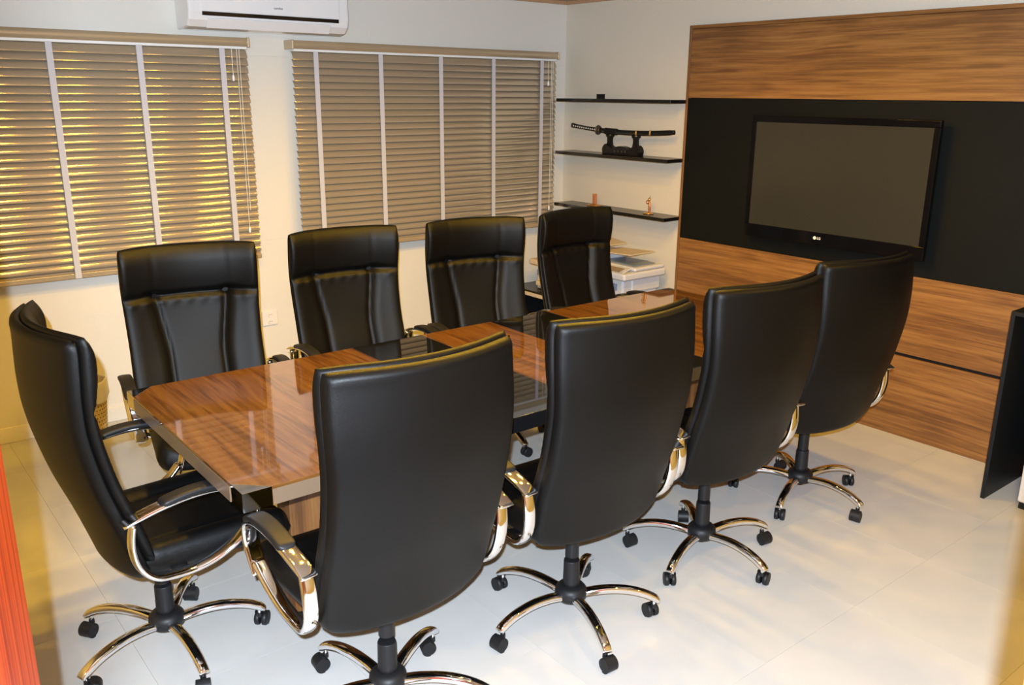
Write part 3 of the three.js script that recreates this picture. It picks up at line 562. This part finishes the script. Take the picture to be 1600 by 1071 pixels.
  P.piston = lathe([[0.0, 0.385], [0.020, 0.385], [0.0225, 0.38], [0.0235, 0.236], [0, 0.236]], 28);
  P.hub = lathe([[0.0, 0.139], [0.032, 0.138], [0.046, 0.133], [0.055, 0.122], [0.057, 0.108], [0.055, 0.092], [0.046, 0.083], [0.022, 0.080], [0.019, 0.066], [0.0, 0.065]], 36);
  P.leg = mergeGeometries([sweep([[0.045, 0.103, 0], [0.09, 0.112, 0], [0.15, 0.117, 0], [0.21, 0.112, 0], [0.262, 0.098, 0], [0.298, 0.080, 0], [0.312, 0.070, 0]], [0, 0, 1], 0.037, 0.026, { n: 40, k: 18, pow: 2.8, taper: (u) => [1.05 - 0.18 * u, u > 0.94 ? 1 - (u - 0.94) * 6 : 1] }), cyl(0.0055, 0.0055, 0.03, 0.295, 0.05, 0, 12)]);
  { // twin-wheel caster with hood, trailing its stem
    const wh = (z) => { const g = lathe([[0, -0.009], [0.020, -0.009], [0.0238, -0.0065], [0.0245, 0], [0.0238, 0.0065], [0.020, 0.009], [0, 0.009]], 28); g.rotateX(Math.PI / 2); g.translate(0.016, 0.0245, z); return g; };
    const hood = new THREE.CylinderGeometry(0.0262, 0.0262, 0.0435, 28, 1, false, -0.5, 3.5).rotateX(Math.PI / 2).rotateZ(0.35); hood.translate(0.016, 0.0255, 0);
    P.caster = mergeGeometries([wh(-0.0125), wh(0.0125), plain(hood), cyl(0.009, 0.0085, 0.014, 0, 0.042, 0, 16)]);
  }
  return P;
}
function fixOut(g) {                                       // orient outward by signed volume, weld, smooth
  const w = mergeVertices((() => { const h = g.clone(); h.deleteAttribute('normal'); return h; })(), 1e-5);
  const p = w.attributes.position, ix = w.index.array; let v = 0;
  for (let i = 0; i < ix.length; i += 3) { const [a, b, c] = [ix[i], ix[i + 1], ix[i + 2]]; v += p.getX(a) * (p.getY(b) * p.getZ(c) - p.getZ(b) * p.getY(c)) - p.getY(a) * (p.getX(b) * p.getZ(c) - p.getZ(b) * p.getX(c)) + p.getZ(a) * (p.getX(b) * p.getY(c) - p.getY(b) * p.getX(c)); }
  if (v < 0) for (let i = 0; i < ix.length; i += 3) { const q = ix[i + 1]; ix[i + 1] = ix[i + 2]; ix[i + 2] = q; }
  w.computeVertexNormals(); return w;
}
const FIXED = new Set(['base_hub', 'base_leg', 'gas_sleeve']);
function makeChair(label) {
  const P = chairParts(), t = thing('office_chair', label, 'chair', [0, 0, 0], 0, 'black leather office chairs around the conference table');
  mesh('back_shell', P.shell, M.leather, t); mesh('back_cushion', P.cushion, M.leather, t); mesh('seat', P.seat, M.leather, t);
  for (const sd of [-1, 1]) { const a = P.arm(sd), m = mesh('armrest', a.bars, M.chrome, t); mesh('arm_pad', a.pad, M.plastic, m); }
  mesh('seat_mechanism', P.mech, M.plastic, t); mesh('gas_piston', P.piston, M.plastic, t); mesh('gas_sleeve', P.sleeve, M.plastic, t); mesh('base_hub', P.hub, M.plastic, t);
  for (let k = 0; k < 5; k++) { const l = mesh('base_leg', P.leg, M.chrome, t); const c = mesh('caster', P.caster, M.plastic, l); c.position.set(0.295, 0, 0); }
  return t;
}
const R = (d) => d * Math.PI / 180;
const CH = [ // x, z, facing turn, lift, base phase, label
  [-3.324, 3.004, 0.4, 0.020, 114, 'black leather office chair seen from behind, nearest the camera at the table'],
  [-3.744, 2.290, -88.4, 0.008, 88, 'black leather office chair in profile at the left end of the table'],
  [-2.577, 2.993, -3.3, 0.012, 110, 'black leather office chair seen from behind, second from the left on the near side'],
  [-1.864, 2.987, -4.5, 0.012, 90, 'black leather office chair seen from behind, third from the left on the near side'],
  [-1.085, 2.921, -7.8, 0.0, 90, 'black leather office chair seen from behind, last on the near side by the television wall'],
  [-3.250, 1.432, 169.7, -0.01, 75, 'black leather office chair facing the camera in front of the left blind'],
  [-2.470, 1.407, 175.9, -0.01, 80, 'black leather office chair facing the camera before the left part of the right blind'],
  [-1.780, 1.50, 168, -0.01, 95, 'black leather office chair facing the camera before the right part of the right blind'],
  [-1.030, 1.530, 183.0, -0.01, 60, 'black leather office chair facing the camera in front of the wall shelves and the printer'],
];
let chair0 = null;
CH.forEach(([x, z, turn, lift, phase, label], i) => {
  let t;
  if (!chair0) t = chair0 = makeChair(label); else { t = chair0.clone(); t.name = numbered('office_chair'); scene.add(t); }
  t.userData = { label, category: 'chair', group: 'black leather office chairs around the conference table' };
  t.position.set(x, 0, z); t.rotation.y = R(turn);
  let k = 0; const prev = t === chair0 ? 0 : CH[0][3];
  for (const c of t.children) {
    if (!FIXED.has(c.name)) c.position.y += lift - prev;
    if (c.name === 'base_leg') { c.rotation.set(0, R(-phase - turn + 72 * k++), 0); c.children[0].rotation.set(0, rnd() * 6.28, 0); }
  }
});
renderer.render(scene, camera);
